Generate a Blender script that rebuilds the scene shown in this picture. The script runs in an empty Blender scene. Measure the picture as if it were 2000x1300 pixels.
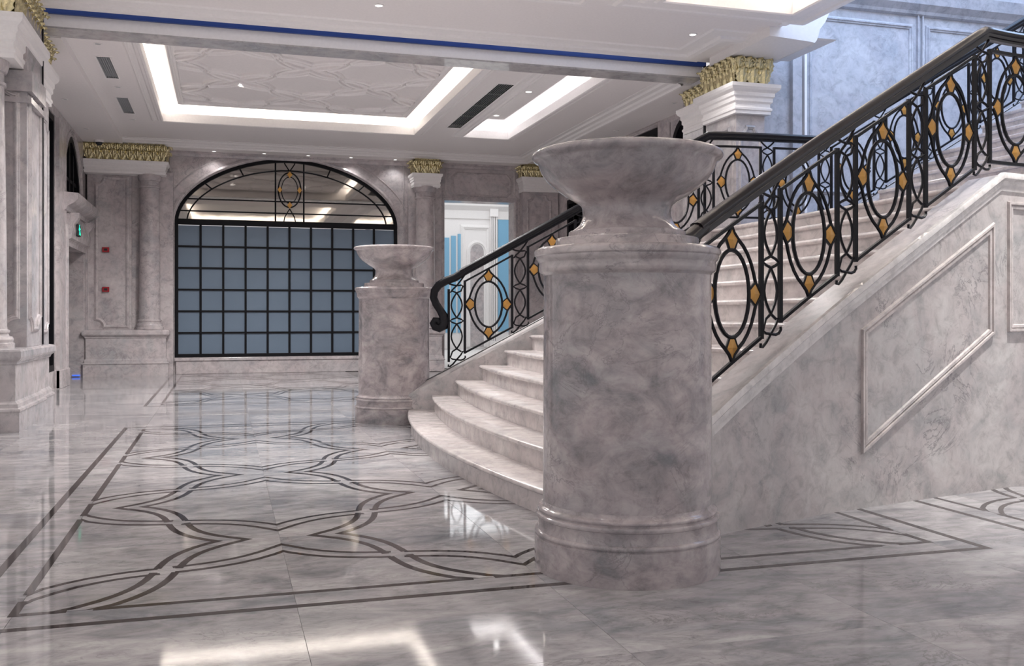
import bpy, bmesh, math, random
import numpy as np
from mathutils import Vector, Matrix
random.seed(7)
S = bpy.context.scene
COL = S.collection
PI = math.pi

# ------------------------------------------------------------------ camera, world, exposure
cam = bpy.data.cameras.new('camera'); camo = bpy.data.objects.new('camera', cam); COL.objects.link(camo)
camo.location = (0, 0, 1.2)
camo.rotation_euler = (PI/2, 0, -math.atan(562/1880))
cam.sensor_width = 36; cam.lens = 1880/2000*36
cam.shift_y = -(650-616)/2000
cam.clip_end = 200
S.camera = camo
S.view_settings.view_transform = 'Standard'
S.view_settings.look = 'None'
S.view_settings.exposure = 0.22
S.view_settings.gamma = 1.0
S.view_settings.use_curve_mapping = False
w = bpy.data.worlds.new('world'); S.world = w; w.use_nodes = True
bg = w.node_tree.nodes['Background']; bg.inputs[0].default_value = (.98, .95, .97, 1); bg.inputs[1].default_value = .68

def area(name, loc, rot, sx, sy, power, col=(1, 1, 1), spread=PI):
    l = bpy.data.lights.new(name, 'AREA'); l.shape = 'RECTANGLE'; l.size = sx; l.size_y = sy
    l.energy = power; l.color = col; l.spread = spread
    o = bpy.data.objects.new(name, l); COL.objects.link(o); o.location = loc; o.rotation_euler = rot
    return o
def spot(name, loc, power, ang=60, blend=.6, col=(1, .97, .96), rot=(0, 0, 0), rad=.05):
    l = bpy.data.lights.new(name, 'SPOT'); l.energy = power; l.spot_size = math.radians(ang); l.spot_blend = blend
    l.color = col; l.shadow_soft_size = rad
    o = bpy.data.objects.new(name, l); COL.objects.link(o); o.location = loc; o.rotation_euler = rot
    return o
WARM = (1, .93, .86)
# daylight falling into the tall stair hall from its roof light
area('stair_hall_roof_light', (9.6, 8.2, 8.6), (0, 0, 0), 5.5, 6.5, 620, (.42, .62, 1.0))
# daylight of the room beyond the doorway
area('far_room_light', (8.0, 28, 5.3), (0, 0, 0), 4, 9, 160, (.93, .97, 1))

# ------------------------------------------------------------------ materials
def mat(name):
    m = bpy.data.materials.new(name); m.use_nodes = True
    return m, m.node_tree, m.node_tree.nodes['Principled BSDF']
def plain(name, col, rough=.5, metal=0, spec=None, bump=0, bscale=30, coat=0):
    m, nt, b = mat(name)
    b.inputs['Base Color'].default_value = (*col, 1); b.inputs['Roughness'].default_value = rough; b.inputs['Metallic'].default_value = metal
    if spec is not None: b.inputs['Specular IOR Level'].default_value = spec
    if coat: b.inputs['Coat Weight'].default_value = coat
    tc = nt.nodes.new('ShaderNodeTexCoord'); n = nt.nodes.new('ShaderNodeTexNoise'); n.inputs['Scale'].default_value = bscale
    nt.links.new(tc.outputs['Object'], n.inputs['Vector'])
    mx = nt.nodes.new('ShaderNodeMix'); mx.data_type = 'RGBA'
    mx.inputs['A'].default_value = (*[c*.94 for c in col], 1); mx.inputs['B'].default_value = (*[min(1, c*1.05) for c in col], 1)
    nt.links.new(n.outputs['Fac'], mx.inputs['Factor']); nt.links.new(mx.outputs['Result'], b.inputs['Base Color'])
    if bump:
        bp = nt.nodes.new('ShaderNodeBump'); bp.inputs['Strength'].default_value = bump; bp.inputs['Distance'].default_value = .01
        nt.links.new(n.outputs['Fac'], bp.inputs['Height']); nt.links.new(bp.outputs['Normal'], b.inputs['Normal'])
    return m
def marble(name, pink, grey, light, rough=.12, scale=1.0, stretch=(1, 1, 1), vein=.6, rnd=1.0, lo=.78, dark=(.16, .145, .155)):
    m, nt, b = mat(name); N = nt.nodes; L = nt.links
    geo = N.new('ShaderNodeNewGeometry'); oi = N.new('ShaderNodeObjectInfo')
    mp = N.new('ShaderNodeMapping'); mp.inputs['Scale'].default_value = stretch
    L.new(geo.outputs['Position'], mp.inputs['Vector'])
    sc = N.new('ShaderNodeMath'); sc.operation = 'MULTIPLY'; sc.inputs[1].default_value = 37.0*rnd
    L.new(oi.outputs['Random'], sc.inputs[0])
    ad = N.new('ShaderNodeVectorMath'); ad.operation = 'ADD'
    L.new(mp.outputs['Vector'], ad.inputs[0]); L.new(sc.outputs[0], ad.inputs[1])
    def noise(s, det=6, rg=.6, dist=0.0, src=None):
        n = N.new('ShaderNodeTexNoise'); n.inputs['Scale'].default_value = s*scale; n.inputs['Detail'].default_value = det
        n.inputs['Roughness'].default_value = rg; n.inputs['Distortion'].default_value = dist
        L.new((src or ad).outputs[0], n.inputs['Vector']); return n
    def ramp(src, stops):
        r = N.new('ShaderNodeValToRGB'); e = r.color_ramp.elements
        while len(e) > 1: e.remove(e[0])
        for i, (p, c) in enumerate(stops):
            q = e[0] if i == 0 else e.new(p)
            q.position = p; q.color = (c, c, c, 1) if not isinstance(c, tuple) else (*c, 1)
        L.new(src, r.inputs[0]); return r
    n1 = noise(.9, 5, .55, .8); n2 = noise(2.3, 7, .62, 1.4); n3 = noise(8, 8, .72, .7); n4 = noise(1.3, 4, .5, 0)
    r1 = ramp(n1.outputs['Fac'], [(.36, grey), (.5, pink), (.62, light)])
    r2 = ramp(n2.outputs['Fac'], [(.35, (grey[0]*lo, grey[1]*lo, grey[2]*lo*1.02)), (.52, pink), (.68, light)])
    m1 = N.new('ShaderNodeMix'); m1.data_type = 'RGBA'; m1.inputs['Factor'].default_value = .5
    L.new(r1.outputs[0], m1.inputs['A']); L.new(r2.outputs[0], m1.inputs['B'])
    r3 = ramp(n3.outputs['Fac'], [(.34, .76), (.5, 1.0), (.66, 1.1)])
    m2 = N.new('ShaderNodeMix'); m2.data_type = 'RGBA'; m2.blend_type = 'MULTIPLY'; m2.inputs['Factor'].default_value = 1
    L.new(m1.outputs['Result'], m2.inputs['A']); L.new(r3.outputs[0], m2.inputs['B'])
    # thin dark veins, broken up by a slow mask
    nv = noise(1.5, 9, .62, 2.2)
    rv = ramp(nv.outputs['Fac'], [(.483, 0.0), (.5, 1.0), (.517, 0.0)])
    rm = ramp(n4.outputs['Fac'], [(.48, 0.0), (.62, 1.0)])
    mm = N.new('ShaderNodeMath'); mm.operation = 'MULTIPLY'; L.new(rv.outputs[0], mm.inputs[0]); L.new(rm.outputs[0], mm.inputs[1])
    m3v = N.new('ShaderNodeMath'); m3v.operation = 'MULTIPLY'; m3v.inputs[1].default_value = vein; L.new(mm.outputs[0], m3v.inputs[0])
    m3 = N.new('ShaderNodeMix'); m3.data_type = 'RGBA'; m3.inputs['B'].default_value = (*dark, 1)
    L.new(m3v.outputs[0], m3.inputs['Factor']); L.new(m2.outputs['Result'], m3.inputs['A'])
    L.new(m3.outputs['Result'], b.inputs['Base Color'])
    rr = N.new('ShaderNodeMath'); rr.operation = 'MULTIPLY_ADD'; rr.inputs[1].default_value = .04; rr.inputs[2].default_value = rough-.02
    L.new(n3.outputs['Fac'], rr.inputs[0]); L.new(rr.outputs[0], b.inputs['Roughness'])
    b.inputs['IOR'].default_value = 1.45
    return m
M = {}
M['floor'] = marble('polished_floor_marble', (.37, .35, .357), (.25, .258, .278), (.54, .525, .52), .055, 1.45, (.75, 1.5, 1), .6, lo=.6)
M['wall'] = marble('pink_grey_wall_marble', (.51, .45, .455), (.43, .42, .43), (.61, .57, .565), .16, 1.0, (1, 1, 1), .5)
M['pier'] = marble('pier_marble', (.46, .42, .425), (.38, .385, .40), (.57, .54, .54), .14, .9, (1, 1, 1), .45)
M['urn'] = marble('pedestal_marble', (.40, .348, .352), (.25, .25, .265), (.56, .515, .51), .09, 1.5, (1, 1, 1.3), .6, lo=.55)
M['stringer'] = marble('stringer_marble', (.50, .455, .452), (.41, .41, .413), (.59, .57, .56), .3, 1.3, (1, 1, 1), .8, lo=.7)
M['step'] = marble('step_marble', (.58, .52, .51), (.52, .49, .48), (.68, .64, .62), .2, 1.1, (1, 1, 1), .25)
M['cap'] = marble('highlit_cap_marble', (.70, .66, .65), (.64, .62, .61), (.78, .76, .75), .08, 1.1, (1, 1, 1), .1)  # paler than the stringer: the cap's bright highlight is put into the colour
M['hall'] = marble('stair_hall_marble', (.47, .46, .49), (.42, .44, .48), (.56, .56, .58), .2, .9, (1, 1, 1), .3)
M['plaster'] = plain('white_plaster', (.86, .82, .81), .6)
M['white'] = plain('white_paint', (.88, .85, .84), .45)
M['cove'] = plain('cove_plaster', (.9, .88, .86), .6)
M['inlay'] = plain('dark_brown_inlay_marble', (.055, .045, .043), .06)
M['iron'] = plain('black_iron', (.008, .008, .011), .38, 0, .2)
M['rail'] = plain('dark_handrail', (.011, .008, .010), .24, 0, .4)
M['blackframe'] = plain('black_frame', (.006, .006, .008), .5, 0, .15)
M['amber'] = plain('amber_gold_plate', (.50, .26, .06), .32, .35)
M['gold'] = plain('antique_gold_leaf', (.66, .58, .34), .27, .85, bump=.15, bscale=25)
M['blue'] = plain('blue_film', (.01, .045, .22), .35)
M['grille'] = plain('grille_blade', (.42, .43, .45), .5)
M['dark'] = plain('dark_void', (.03, .032, .036), .8)
M['red'] = plain('red_plastic', (.36, .015, .025), .4)
M['soffit'] = marble('polished_beam_soffit', (.50, .48, .48), (.44, .44, .45), (.58, .57, .57), .06, 1, (1, 1, 1), .2)
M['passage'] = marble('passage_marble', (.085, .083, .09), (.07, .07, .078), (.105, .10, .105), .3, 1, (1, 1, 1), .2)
M['bluepanel'] = plain('sky_blue_panel', (.22, .46, .66), .6)
M['joint'] = plain('grey_joint', (.33, .31, .31), .5)
M['steel'] = plain('brushed_steel', (.6, .6, .6), .3, .9)
m, nt, b = mat('frosted_blue_glass'); b.inputs['Base Color'].default_value = (.17, .245, .325, 1); b.inputs['Roughness'].default_value = .35; M['frost'] = m
n = nt.nodes.new('ShaderNodeTexNoise'); n.inputs['Scale'].default_value = .8
rp = nt.nodes.new('ShaderNodeValToRGB'); rp.color_ramp.elements[0].color = (.125, .175, .24, 1); rp.color_ramp.elements[1].color = (.155, .215, .29, 1)
gp = nt.nodes.new('ShaderNodeNewGeometry'); nt.links.new(gp.outputs['Position'], n.inputs['Vector']); nt.links.new(n.outputs['Fac'], rp.inputs[0]); nt.links.new(rp.outputs[0], b.inputs['Base Color'])
def mirror(name, col, bump=.05, sc=1.5):
    m, nt, b = mat(name); b.inputs['Base Color'].default_value = (*col, 1); b.inputs['Metallic'].default_value = 1; b.inputs['Roughness'].default_value = .03
    g = nt.nodes.new('ShaderNodeNewGeometry'); n = nt.nodes.new('ShaderNodeTexNoise'); n.inputs['Scale'].default_value = sc; n.inputs['Detail'].default_value = 3
    bp = nt.nodes.new('ShaderNodeBump'); bp.inputs['Strength'].default_value = bump; bp.inputs['Distance'].default_value = .05
    nt.links.new(g.outputs['Position'], n.inputs['Vector']); nt.links.new(n.outputs['Fac'], bp.inputs['Height']); nt.links.new(bp.outputs['Normal'], b.inputs['Normal'])
    return m
M['mirror'] = mirror('grey_tinted_mirror', (.36, .34, .315), .015)
M['darkglass'] = mirror('dark_window_glass', (.05, .055, .06), .02)
def emis(name, col, s):
    m, nt, b = mat(name); b.inputs['Base Color'].default_value = (*col, 1); b.inputs['Emission Color'].default_value = (*col, 1); b.inputs['Emission Strength'].default_value = s
    return m
M['lamp'] = emis('lit_lamp_lens', (1, .98, .95), 3); M['lampoff'] = emis('faint_lamp_lens', (.9, .9, .9), .9)
M['exit'] = emis('green_exit_glow', (.02, .75, .45), 1.6); M['blueled'] = emis('blue_led', (.08, .2, .9), .5)

# ------------------------------------------------------------------ mesh helpers
class MB:
    def __init__(s): s.v = []; s.f = []
    def add(s, vs, fs):
        o = len(s.v); s.v += [tuple(p) for p in vs]; s.f += [tuple(i+o for i in f) for f in fs]; return s
    def box(s, x0, x1, y0, y1, z0, z1):
        if x1 < x0: x0, x1 = x1, x0
        if y1 < y0: y0, y1 = y1, y0
        if z1 < z0: z0, z1 = z1, z0
        return s.add([(x0,y0,z0),(x1,y0,z0),(x1,y1,z0),(x0,y1,z0),(x0,y0,z1),(x1,y0,z1),(x1,y1,z1),(x0,y1,z1)],
                     [(0,3,2,1),(4,5,6,7),(0,1,5,4),(1,2,6,5),(2,3,7,6),(3,0,4,7)])
    def grid(s, rows, cu=False, cv=False):
        n = len(rows); m = len(rows[0]); vs = [p for r in rows for p in r]; fs = []
        for i in range(n if cu else n-1):
            for j in range(m if cv else m-1):
                a = i*m+j; b_ = i*m+(j+1) % m; c = ((i+1) % n)*m+(j+1) % m; d = ((i+1) % n)*m+j
                fs.append((a, b_, c, d))
        return s.add(vs, fs)
    def lathe(s, cx, cy, prof, n=48):
        rows = [[(cx+r*math.cos(2*PI*k/n), cy+r*math.sin(2*PI*k/n), z) for k in range(n)] for r, z in prof]
        s.grid(rows, cv=True)
        return s
    def tube(s, pts, r, n=6, closed=False, rz=None):
        """round tube along a 3D polyline"""
        P = [Vector(p) for p in pts]; m = len(P); rows = []
        ref = None
        for i in range(m):
            a = P[(i-1) % m] if (closed or i > 0) else P[i]; b_ = P[(i+1) % m] if (closed or i < m-1) else P[i]
            t = (b_-a); t = t.normalized() if t.length > 1e-9 else Vector((0, 0, 1))
            if ref is None: ref = Vector((0, 1, 0)) if abs(t.y) < .9 else Vector((1, 0, 0))
            u = (ref-t*ref.dot(t)).normalized(); v = t.cross(u); ref = u
            rr = r[i] if hasattr(r, '__len__') else r
            rows.append([tuple(P[i]+u*rr*math.cos(2*PI*(k+.5)/n)+v*rr*math.sin(2*PI*(k+.5)/n)) for k in range(n)])
        o = len(s.v); s.grid(rows, cu=closed, cv=True)
        if not closed:
            s.f.append(tuple(o+k for k in range(n))); s.f.append(tuple(o+(m-1)*n+k for k in range(n))[::-1])
        return s
    def prism(s, poly, mapf, n0, n1):
        k = len(poly)
        vs = [mapf(u, v, n0) for u, v in poly]+[mapf(u, v, n1) for u, v in poly]
        fs = [tuple(range(k))[::-1], tuple(range(k, 2*k))]+[(i, (i+1) % k, (i+1) % k+k, i+k) for i in range(k)]
        return s.add(vs, fs)
    def sweep(s, path, prof, mapf, closed=False, pclosed=False):
        """mitred sweep of prof [(offset, height)] along a 2D path; mapf(u, v, h) -> xyz"""
        n = len(path); P = [Vector(p) for p in path]; rows = []
        for i in range(n):
            a = P[(i-1) % n] if (closed or i > 0) else None; c = P[(i+1) % n] if (closed or i < n-1) else None
            d1 = (P[i]-a).normalized() if a is not None else None; d2 = (c-P[i]).normalized() if c is not None else None
            if d1 is None: d1 = d2
            if d2 is None: d2 = d1
            n1 = Vector((d1.y, -d1.x)); n2 = Vector((d2.y, -d2.x)); mt = n1+n2
            mt = mt.normalized() if mt.length > 1e-6 else n1
            k = 1/max(.38, mt.dot(n1))
            rows.append([mapf(P[i].x+mt.x*o*k, P[i].y+mt.y*o*k, h) for o, h in prof])
        o = len(s.v); m = len(prof)
        s.grid(rows, cu=closed, cv=pclosed)
        if not closed and pclosed:
            s.f.append(tuple(o+k for k in range(m))); s.f.append(tuple(o+(n-1)*m+k for k in range(m))[::-1])
        return s
    def make(s, name, m, parent=None, smooth=False, bevel=0, kind=None, label=None):
        me = bpy.data.meshes.new(name); me.from_pydata(s.v, [], s.f); me.update()
        bm = bmesh.new(); bm.from_mesh(me); bmesh.ops.recalc_face_normals(bm, faces=bm.faces); bm.to_mesh(me); bm.free()
        me.materials.append(M[m] if isinstance(m, str) else m)
        o = bpy.data.objects.new(name, me); COL.objects.link(o)
        if parent: o.parent = parent; o.matrix_parent_inverse = Matrix.Translation(parent.matrix_basis.translation).inverted()
        if smooth:
            me.shade_smooth()
            try: me.set_sharp_from_angle(angle=math.radians(38))
            except Exception: pass
        if bevel:
            bv = o.modifiers.new('bevel', 'BEVEL'); bv.width = bevel; bv.segments = 2; bv.limit_method = 'ANGLE'
        if kind: o['kind'] = kind
        if label: o['label'] = label
        return o
def thing(name, label, cat, loc=(0, 0, 0), group=None, kind=None):
    o = bpy.data.objects.new(name, None); COL.objects.link(o); o.location = loc; o['label'] = label; o['category'] = cat
    if group: o['group'] = group
    if kind: o['kind'] = kind
    return o
def tag(o, label, cat, group=None):
    o['label'] = label; o['category'] = cat
    if group: o['group'] = group
    return o
def structure(name, parent=None):
    o = bpy.data.objects.new(name, None); COL.objects.link(o); o['kind'] = 'structure'
    return o
XZ = lambda Y: (lambda u, v, h: (u, Y-h, v))         # wall facing the camera (-Y)
YZp = lambda X: (lambda u, v, h: (X+h, u, v))        # wall facing +X
YZm = lambda X: (lambda u, v, h: (X-h, u, v))        # wall facing -X
UP = lambda Z: (lambda u, v, h: (u, v, Z+h))
DN = lambda Z: (lambda u, v, h: (u, v, Z-h))
def rect(a, b, c, d): return [(a, c), (b, c), (b, d), (a, d)]
def ccw(p): return p
MOULD = [(-.03, 0), (-.026, .012), (-.012, .016), (-.006, .026), (.006, .026), (.012, .014), (.026, .010), (.03, 0)]
def mould(k=1.0): return [(o*k, h*k) for o, h in MOULD]
def notched(x0, x1, z0, z1, r, corners=(1, 1, 1, 1), seg=5):
    """rectangle whose corners are scooped inwards by quarter circles"""
    out = []
    for (cx, cz, a0, on) in ((x0, z0, 90, corners[0]), (x1, z0, 180, corners[1]), (x1, z1, 270, corners[2]), (x0, z1, 0, corners[3])):
        if not on: out.append((cx, cz)); continue
        pts = [(cx+r*math.cos(math.radians(a0-90*k/seg)), cz+r*math.sin(math.radians(a0-90*k/seg))) for k in range(seg+1)]
        out += pts
    return out

# ------------------------------------------------------------------ floor: slabs and inlay
P0 = 1.0975; FX = -.81; FY = 4.26
floor = MB().box(-5, 16, -2.5, 34, -.25, -.012).make('floor', 'joint'); floor['kind'] = 'structure'
slab_me = None
for i in range(-3, 8):
    for j in range(-4, 16):
        x0 = FX+P0*i; y0 = FY+P0*j
        if y0 > 21 or (i > 2 and y0 > 12.5) or y0+P0 < .9: continue
        if slab_me is None:
            g = .0007; e = .0005; a = P0-g
            o = MB().add([(g,g,-.012),(a,g,-.012),(a,a,-.012),(g,a,-.012),(g,g,-e),(a,g,-e),(a,a,-e),(g,a,-e),
                          (g+e,g+e,0),(a-e,g+e,0),(a-e,a-e,0),(g+e,a-e,0)],
                         [(0,1,5,4),(1,2,6,5),(2,3,7,6),(3,0,4,7),(4,5,9,8),(5,6,10,9),(6,7,11,10),(7,4,8,11),(8,9,10,11)]).make('floor_slab', 'floor')
            slab_me = o.data
        else:
            o = bpy.data.objects.new('floor_slab', slab_me); COL.objects.link(o)
        o.location = (x0, y0, 0); o.parent = floor
def gfun(u): return .3*u+.7*u*u*u
def strands(x0, y0, P, nx, ny, A, segs=7):
    """ogee lattice: lists of 2D half-open strand pieces; returns [(points, over, kind)] between crossings"""
    out = []
    for fam in (0, 1):
        na, nb = (nx, ny) if fam == 0 else (ny, nx)
        for i in range(na):
            c = (i+.5)*P
            for j in range(-1, nb):
                sg = 1 if (i+j) % 2 == 0 else -1
                pts = []
                for k in range(2*segs+1):
                    t = k/(2*segs)            # 0..1 from crossing j to crossing j+1
                    u = 1-abs(2*t-1); s = (j+.5+t)*P
                    if s < -1e-6 or s > nb*P+1e-6: continue
                    q = c+sg*A*P*gfun(u)
                    pts.append((x0+q, y0+s) if fam == 0 else (x0+s, y0+q))
                # which ends are crossings that this strand passes under
                def under(jj): return 0 <= jj < nb
                out.append((pts, under(j), under(j+1), fam))
    return out
def trim(pts, d, start, end):
    def cut(p):
        acc = 0
        for k in range(len(p)-1):
            a = Vector(p[k]); b_ = Vector(p[k+1]); L = (b_-a).length
            if acc+L > d:
                q = a+(b_-a)*((d-acc)/L); return [tuple(q)]+list(p[k+1:])
            acc += L
        return p
    if start: pts = cut(pts)
    if end: pts = cut(pts[::-1])[::-1]
    return pts
def reach(pts, bx):
    """run a strand that ends on the frame on a little, so that it can be cut flush with it"""
    pts = [tuple(p) for p in pts]
    def ext(a, b_): d = (Vector(a)-Vector(b_)).normalized()*.12; return (a[0]+d.x, a[1]+d.y)
    on = lambda p: min(abs(p[0]-bx[0]), abs(p[0]-bx[1])) < 1e-4 or min(abs(p[1]-bx[2]), abs(p[1]-bx[3])) < 1e-4
    if on(pts[0]): pts = [ext(pts[0], pts[1])]+pts
    if on(pts[-1]): pts = pts+[ext(pts[-1], pts[-2])]
    return pts
def clampv(mb, bx):
    mb.v = [(min(max(p[0], bx[0]), bx[1]), min(max(p[1], bx[2]), bx[3]), p[2]) for p in mb.v]
def ribbon(mb, pts, off, h, z, t, closed=False):
    t = t+random.random()*.0006      # no two strips quite coplanar where they meet
    mb.sweep(pts, [(off-h, 0), (off-h, t), (off+h, t), (off+h, 0)], UP(z), closed=closed, pclosed=False)
IT = .0006
def inlay_zone(nx, ny, y0, x0=FX, joined=False, keep=None, Pv=P0, base=floor):
    x1 = x0+nx*P0; y1 = y0+ny*Pv
    mbj = MB()
    def emit(build):
        if joined: build(mbj)
        else:
            m_ = MB(); build(m_); m_.make('inlay_strip', 'inlay', base)
    for (d, h) in ((0, .018), (.195, .021)):
        for a, b_ in (((x0-d, y0-d), (x1+d, y0-d)), ((x1+d, y0-d), (x1+d, y1+d)), ((x1+d, y1+d), (x0-d, y1+d)), ((x0-d, y1+d), (x0-d, y0-d))):
            dx = Vector(b_)-Vector(a); dx.normalize(); dd = dx*h
            if d == 0:      # the inner line opens where each strand runs into it
                hor = abs(dx.x) > .5; nn = nx if hor else ny; o0 = x0 if hor else y0
                first = (a[1] < y0+.01) if hor else (a[0] < x0+.01); other = ny if hor else nx
                cuts = sorted(o0+(i+.5)*P0+(1 if (i+(-1 if first else other-1)) % 2 == 0 else -1)*.275*P0 for i in range(nn))
                lo_, hi_ = (x0-h, x1+h) if hor else (y0-h, y1+h)
                ed = [lo_]+[q for c in cuts for q in (c-.05, c+.05)]+[hi_]
                for q0, q1 in zip(ed[::2], ed[1::2]):
                    pp = [(q0, a[1]), (q1, a[1])] if hor else [(a[0], q0), (a[0], q1)]
                    emit(lambda mb: ribbon(mb, pp, 0, h, 0, IT))
                continue
            emit(lambda mb: ribbon(mb, [(a[0]-dd.x, a[1]-dd.y), (b_[0]+dd.x*.98, b_[1]+dd.y*.98)], 0, h, 0, IT))
    for pts, us, ue, fam in strands(x0, y0, P0, nx, ny, .275 if True else 0):
        if keep and not keep(pts): continue
        p = trim(pts, .034, us, ue)
        if len(p) < 2: continue
        hw = .0185 if fam == 0 else .015
        bx = (x0, x1, y0, y1); p = reach(p, bx)
        def one(mb):
            m_ = MB(); ribbon(m_, p, off, hw, 0, IT); clampv(m_, bx); mb.add(m_.v, m_.f)
        for off in (-.05, .05): emit(one)
    if joined: mbj.make('inlay_pattern', 'inlay', base, kind='stuff')
inlay_zone(4, 6, FY)
inlay_zone(4, 7, 13.77, joined=True)
# second field right of the stair
inlay_zone(4, 4, 2.345, x0=4.49, joined=True)

# ------------------------------------------------------------------ walls
YB = 20.95; XL = -2.64; XR = 7.3
WX0, WX1, WXC = -.98, 3.64, 1.33; WZ0, WZT = .335, 3.15; WHH = (WX1-WX0)/2; WH = 1.37
def archz(x, grow=0.0, c=WXC, hw=WHH, zt=WZT, hh=WH, pw=1.85):
    t = min(1, abs((x-c)/(hw+grow))); return zt+(hh+grow)*(1-t**pw)**(1/pw)
def arch_pts(grow=0.0, n=40, **k):
    hw = k.get('hw', WHH); c = k.get('c', WXC)
    return [(c-(hw+grow)*math.cos(PI*i/n), archz(c-(hw+grow)*math.cos(PI*i/n), grow, **k)) for i in range(n+1)]
wb = MB()
wb.box(-3.2, WX0, YB, YB+.4, 0, 4.9); wb.box(WX0, WX1, YB, YB+.4, 0, WZ0)
wb.box(WX1, 4.69, YB, YB+.4, 0, 4.9); wb.box(4.69, 6.3, YB, YB+.4, 3.76, 4.9); wb.box(6.3, 7.7, YB, YB+.4, 0, 4.9)
ap = arch_pts(n=40)
for (xa, za), (xb, zb_) in zip(ap[:-1], ap[1:]):
    wb.add([(xa, YB, za), (xb, YB, zb_), (xb, YB, 4.9), (xa, YB, 4.9), (xa, YB+.4, za), (xb, YB+.4, zb_), (xb, YB+.4, 4.9), (xa, YB+.4, 4.9)],
           [(0, 1, 2, 3), (4, 5, 6, 7), (0, 1, 5, 4)])
wall_back = wb.make('wall_back', 'wall'); wall_back['kind'] = 'structure'
mb = MB()
mb.sweep([(WX0-.02, WZ0)]+[(WX0-.02, WZT)]+arch_pts(.02, 40)+[(WX1+.02, WZT), (WX1+.02, WZ0)], [(-.06, 0), (-.06, .03), (-.02, .045), (.0, .03), (.0, 0)], XZ(YB))
mb.make('window_surround', 'wall', wall_back, smooth=True)
# archivolt joint and spandrel frame
mb = MB(); mb.sweep([(WX0-.28, 2.95)]+arch_pts(.27, 40)[1:-1]+[(WX1+.28, 2.95)], mould(.5), XZ(YB)); mb.make('archivolt_moulding', 'wall', wall_back, smooth=True)
mb = MB(); mb.sweep([(-1.06, 3.4), (-1.06, 4.5), (3.78, 4.5), (3.78, 3.4)], mould(.5), XZ(YB)); mb.make('spandrel_moulding', 'wall', wall_back)
mb = MB(); mb.sweep([(u, v) for u, v in [(4.88, 3.98), (4.98, 3.88), (6.12, 3.88), (6.22, 3.98), (6.22, 4.28), (6.12, 4.38), (4.98, 4.38), (4.88, 4.28)]], mould(.9), XZ(YB), closed=True)
mb.make('overdoor_panel_moulding', 'wall', wall_back)
mb = MB(); mb.sweep([(4.72, 4.5), (4.72, 3.84), (6.32, 3.84), (6.32, 4.5)], mould(.6), XZ(YB)); mb.make('overdoor_frame_moulding', 'wall', wall_back)
mb = MB(); mb.sweep([(4.69, 0), (4.69, 3.76), (6.3, 3.76), (6.3, 0)], [(-.1, 0), (-.1, .02), (-.04, .035), (0, .02), (0, 0)], XZ(YB)); mb.make('doorway_surround', 'wall', wall_back)
bb = MB().box(-.95, 3.62, YB-.10, YB, 0, .27).box(-.97, 3.64, YB-.13, YB, .27, .33).make('baseboard_back', 'wall', bevel=.006); bb['kind'] = 'structure'

# window_1: black grid of frosted panes below, mirrored fanlight above
win = structure('window_1')
GY = YB+.05
mb = MB(); mb.sweep([(WX0+.03, WZ0+.03), (WX0+.03, WZT)]+arch_pts(-.03, 40)[1:-1]+[(WX1-.03, WZT), (WX1-.03, WZ0+.03)], [(-.04, -.06), (-.04, .03), (.04, .03), (.04, -.06)], XZ(GY), closed=True, pclosed=True)
mb.make('frame', 'blackframe', win)
MB().box(WX0+.06, WX1-.06, GY-.03, GY+.05, 3.08, 3.2).make('transom', 'blackframe', win)
nx, nz = 10, 6; gw = (WX1-WX0-.12)/nx; gh = (3.08-WZ0-.06)/nz
pane_me = None
for i in range(nx):
    for j in range(nz):
        if pane_me is None:
            o = MB().box(-gw/2+.012, gw/2-.012, -.006, .006, -gh/2+.012, gh/2-.012).make('pane', 'frost', win); pane_me = o.data
        else:
            o = bpy.data.objects.new('pane', pane_me); COL.objects.link(o); o.parent = win
        o.location = (WX0+.06+gw*(i+.5), GY+.02, WZ0+.06+gh*(j+.5))
for i in range(1, nx): x = WX0+.06+gw*i; MB().box(x-.022, x+.022, GY-.02, GY+.03, WZ0+.06, 3.08).make('mullion', 'blackframe', win)
for j in range(1, nz): z = WZ0+.06+gh*j; MB().box(WX0+.06, WX1-.06, GY-.017, GY+.027, z-.019, z+.019).make('glazing_bar', 'blackframe', win)
poly = arch_pts(-.05, 40)
MB().prism([(x, z) for x, z in poly]+[(WX1-.05, 3.14), (WX0+.05, 3.14)], XZ(GY+.02), 0, .012).make('fanlight_glass', 'mirror', win)
R = .014
def bar(pts, r=R, name='glazing_bar', par=win, Y=GY-.005):
    return MB().tube([(x, Y, z) for x, z in pts], r, 5).make(name, 'blackframe', par)
inner = [(x, z) for x, z in arch_pts(-.24, 40, ) if z > 3.2]
bar([(inner[0][0], 3.2)]+inner+[(inner[-1][0], 3.2)])
for x in (1.04, 1.63): bar([(x, 3.2), (x, archz(x)-.02)], .016)
for z in (3.37, 3.62):
    xe = WHH-.06 if z < 3.5 else WHH-.1
    bar([(WXC-xe, z), (WXC+xe, z)])
for t in (.24, .36, .64, .76):
    a = arch_pts(-.02, 40)[int(t*40)]; c = arch_pts(-.24, 40)[int(t*40)]; bar([a, c])
ring = lambda cx, cz, a, b_, n=28: [(cx+a*math.cos(2*PI*k/n), cz+b_*math.sin(2*PI*k/n)) for k in range(n)]
for (a, b_, r) in ((.17, .28, .009), (.235, .37, .014)):
    MB().tube([(x, GY-.005, z) for x, z in ring(1.335, 3.87, a, b_)], r, 5, closed=True).make('oval_ring', 'blackframe', win)
for s in (0, 1):
    z0, z1 = (3.2, 3.47) if s == 0 else (4.5, 4.27)
    for d in (-1, 1): bar([(1.335+d*.12, z0), (1.335+d*.10, z0+(z1-z0)*.35), (1.335+d*.04, z0+(z1-z0)*.75), (1.335, z1)], .011)
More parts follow.
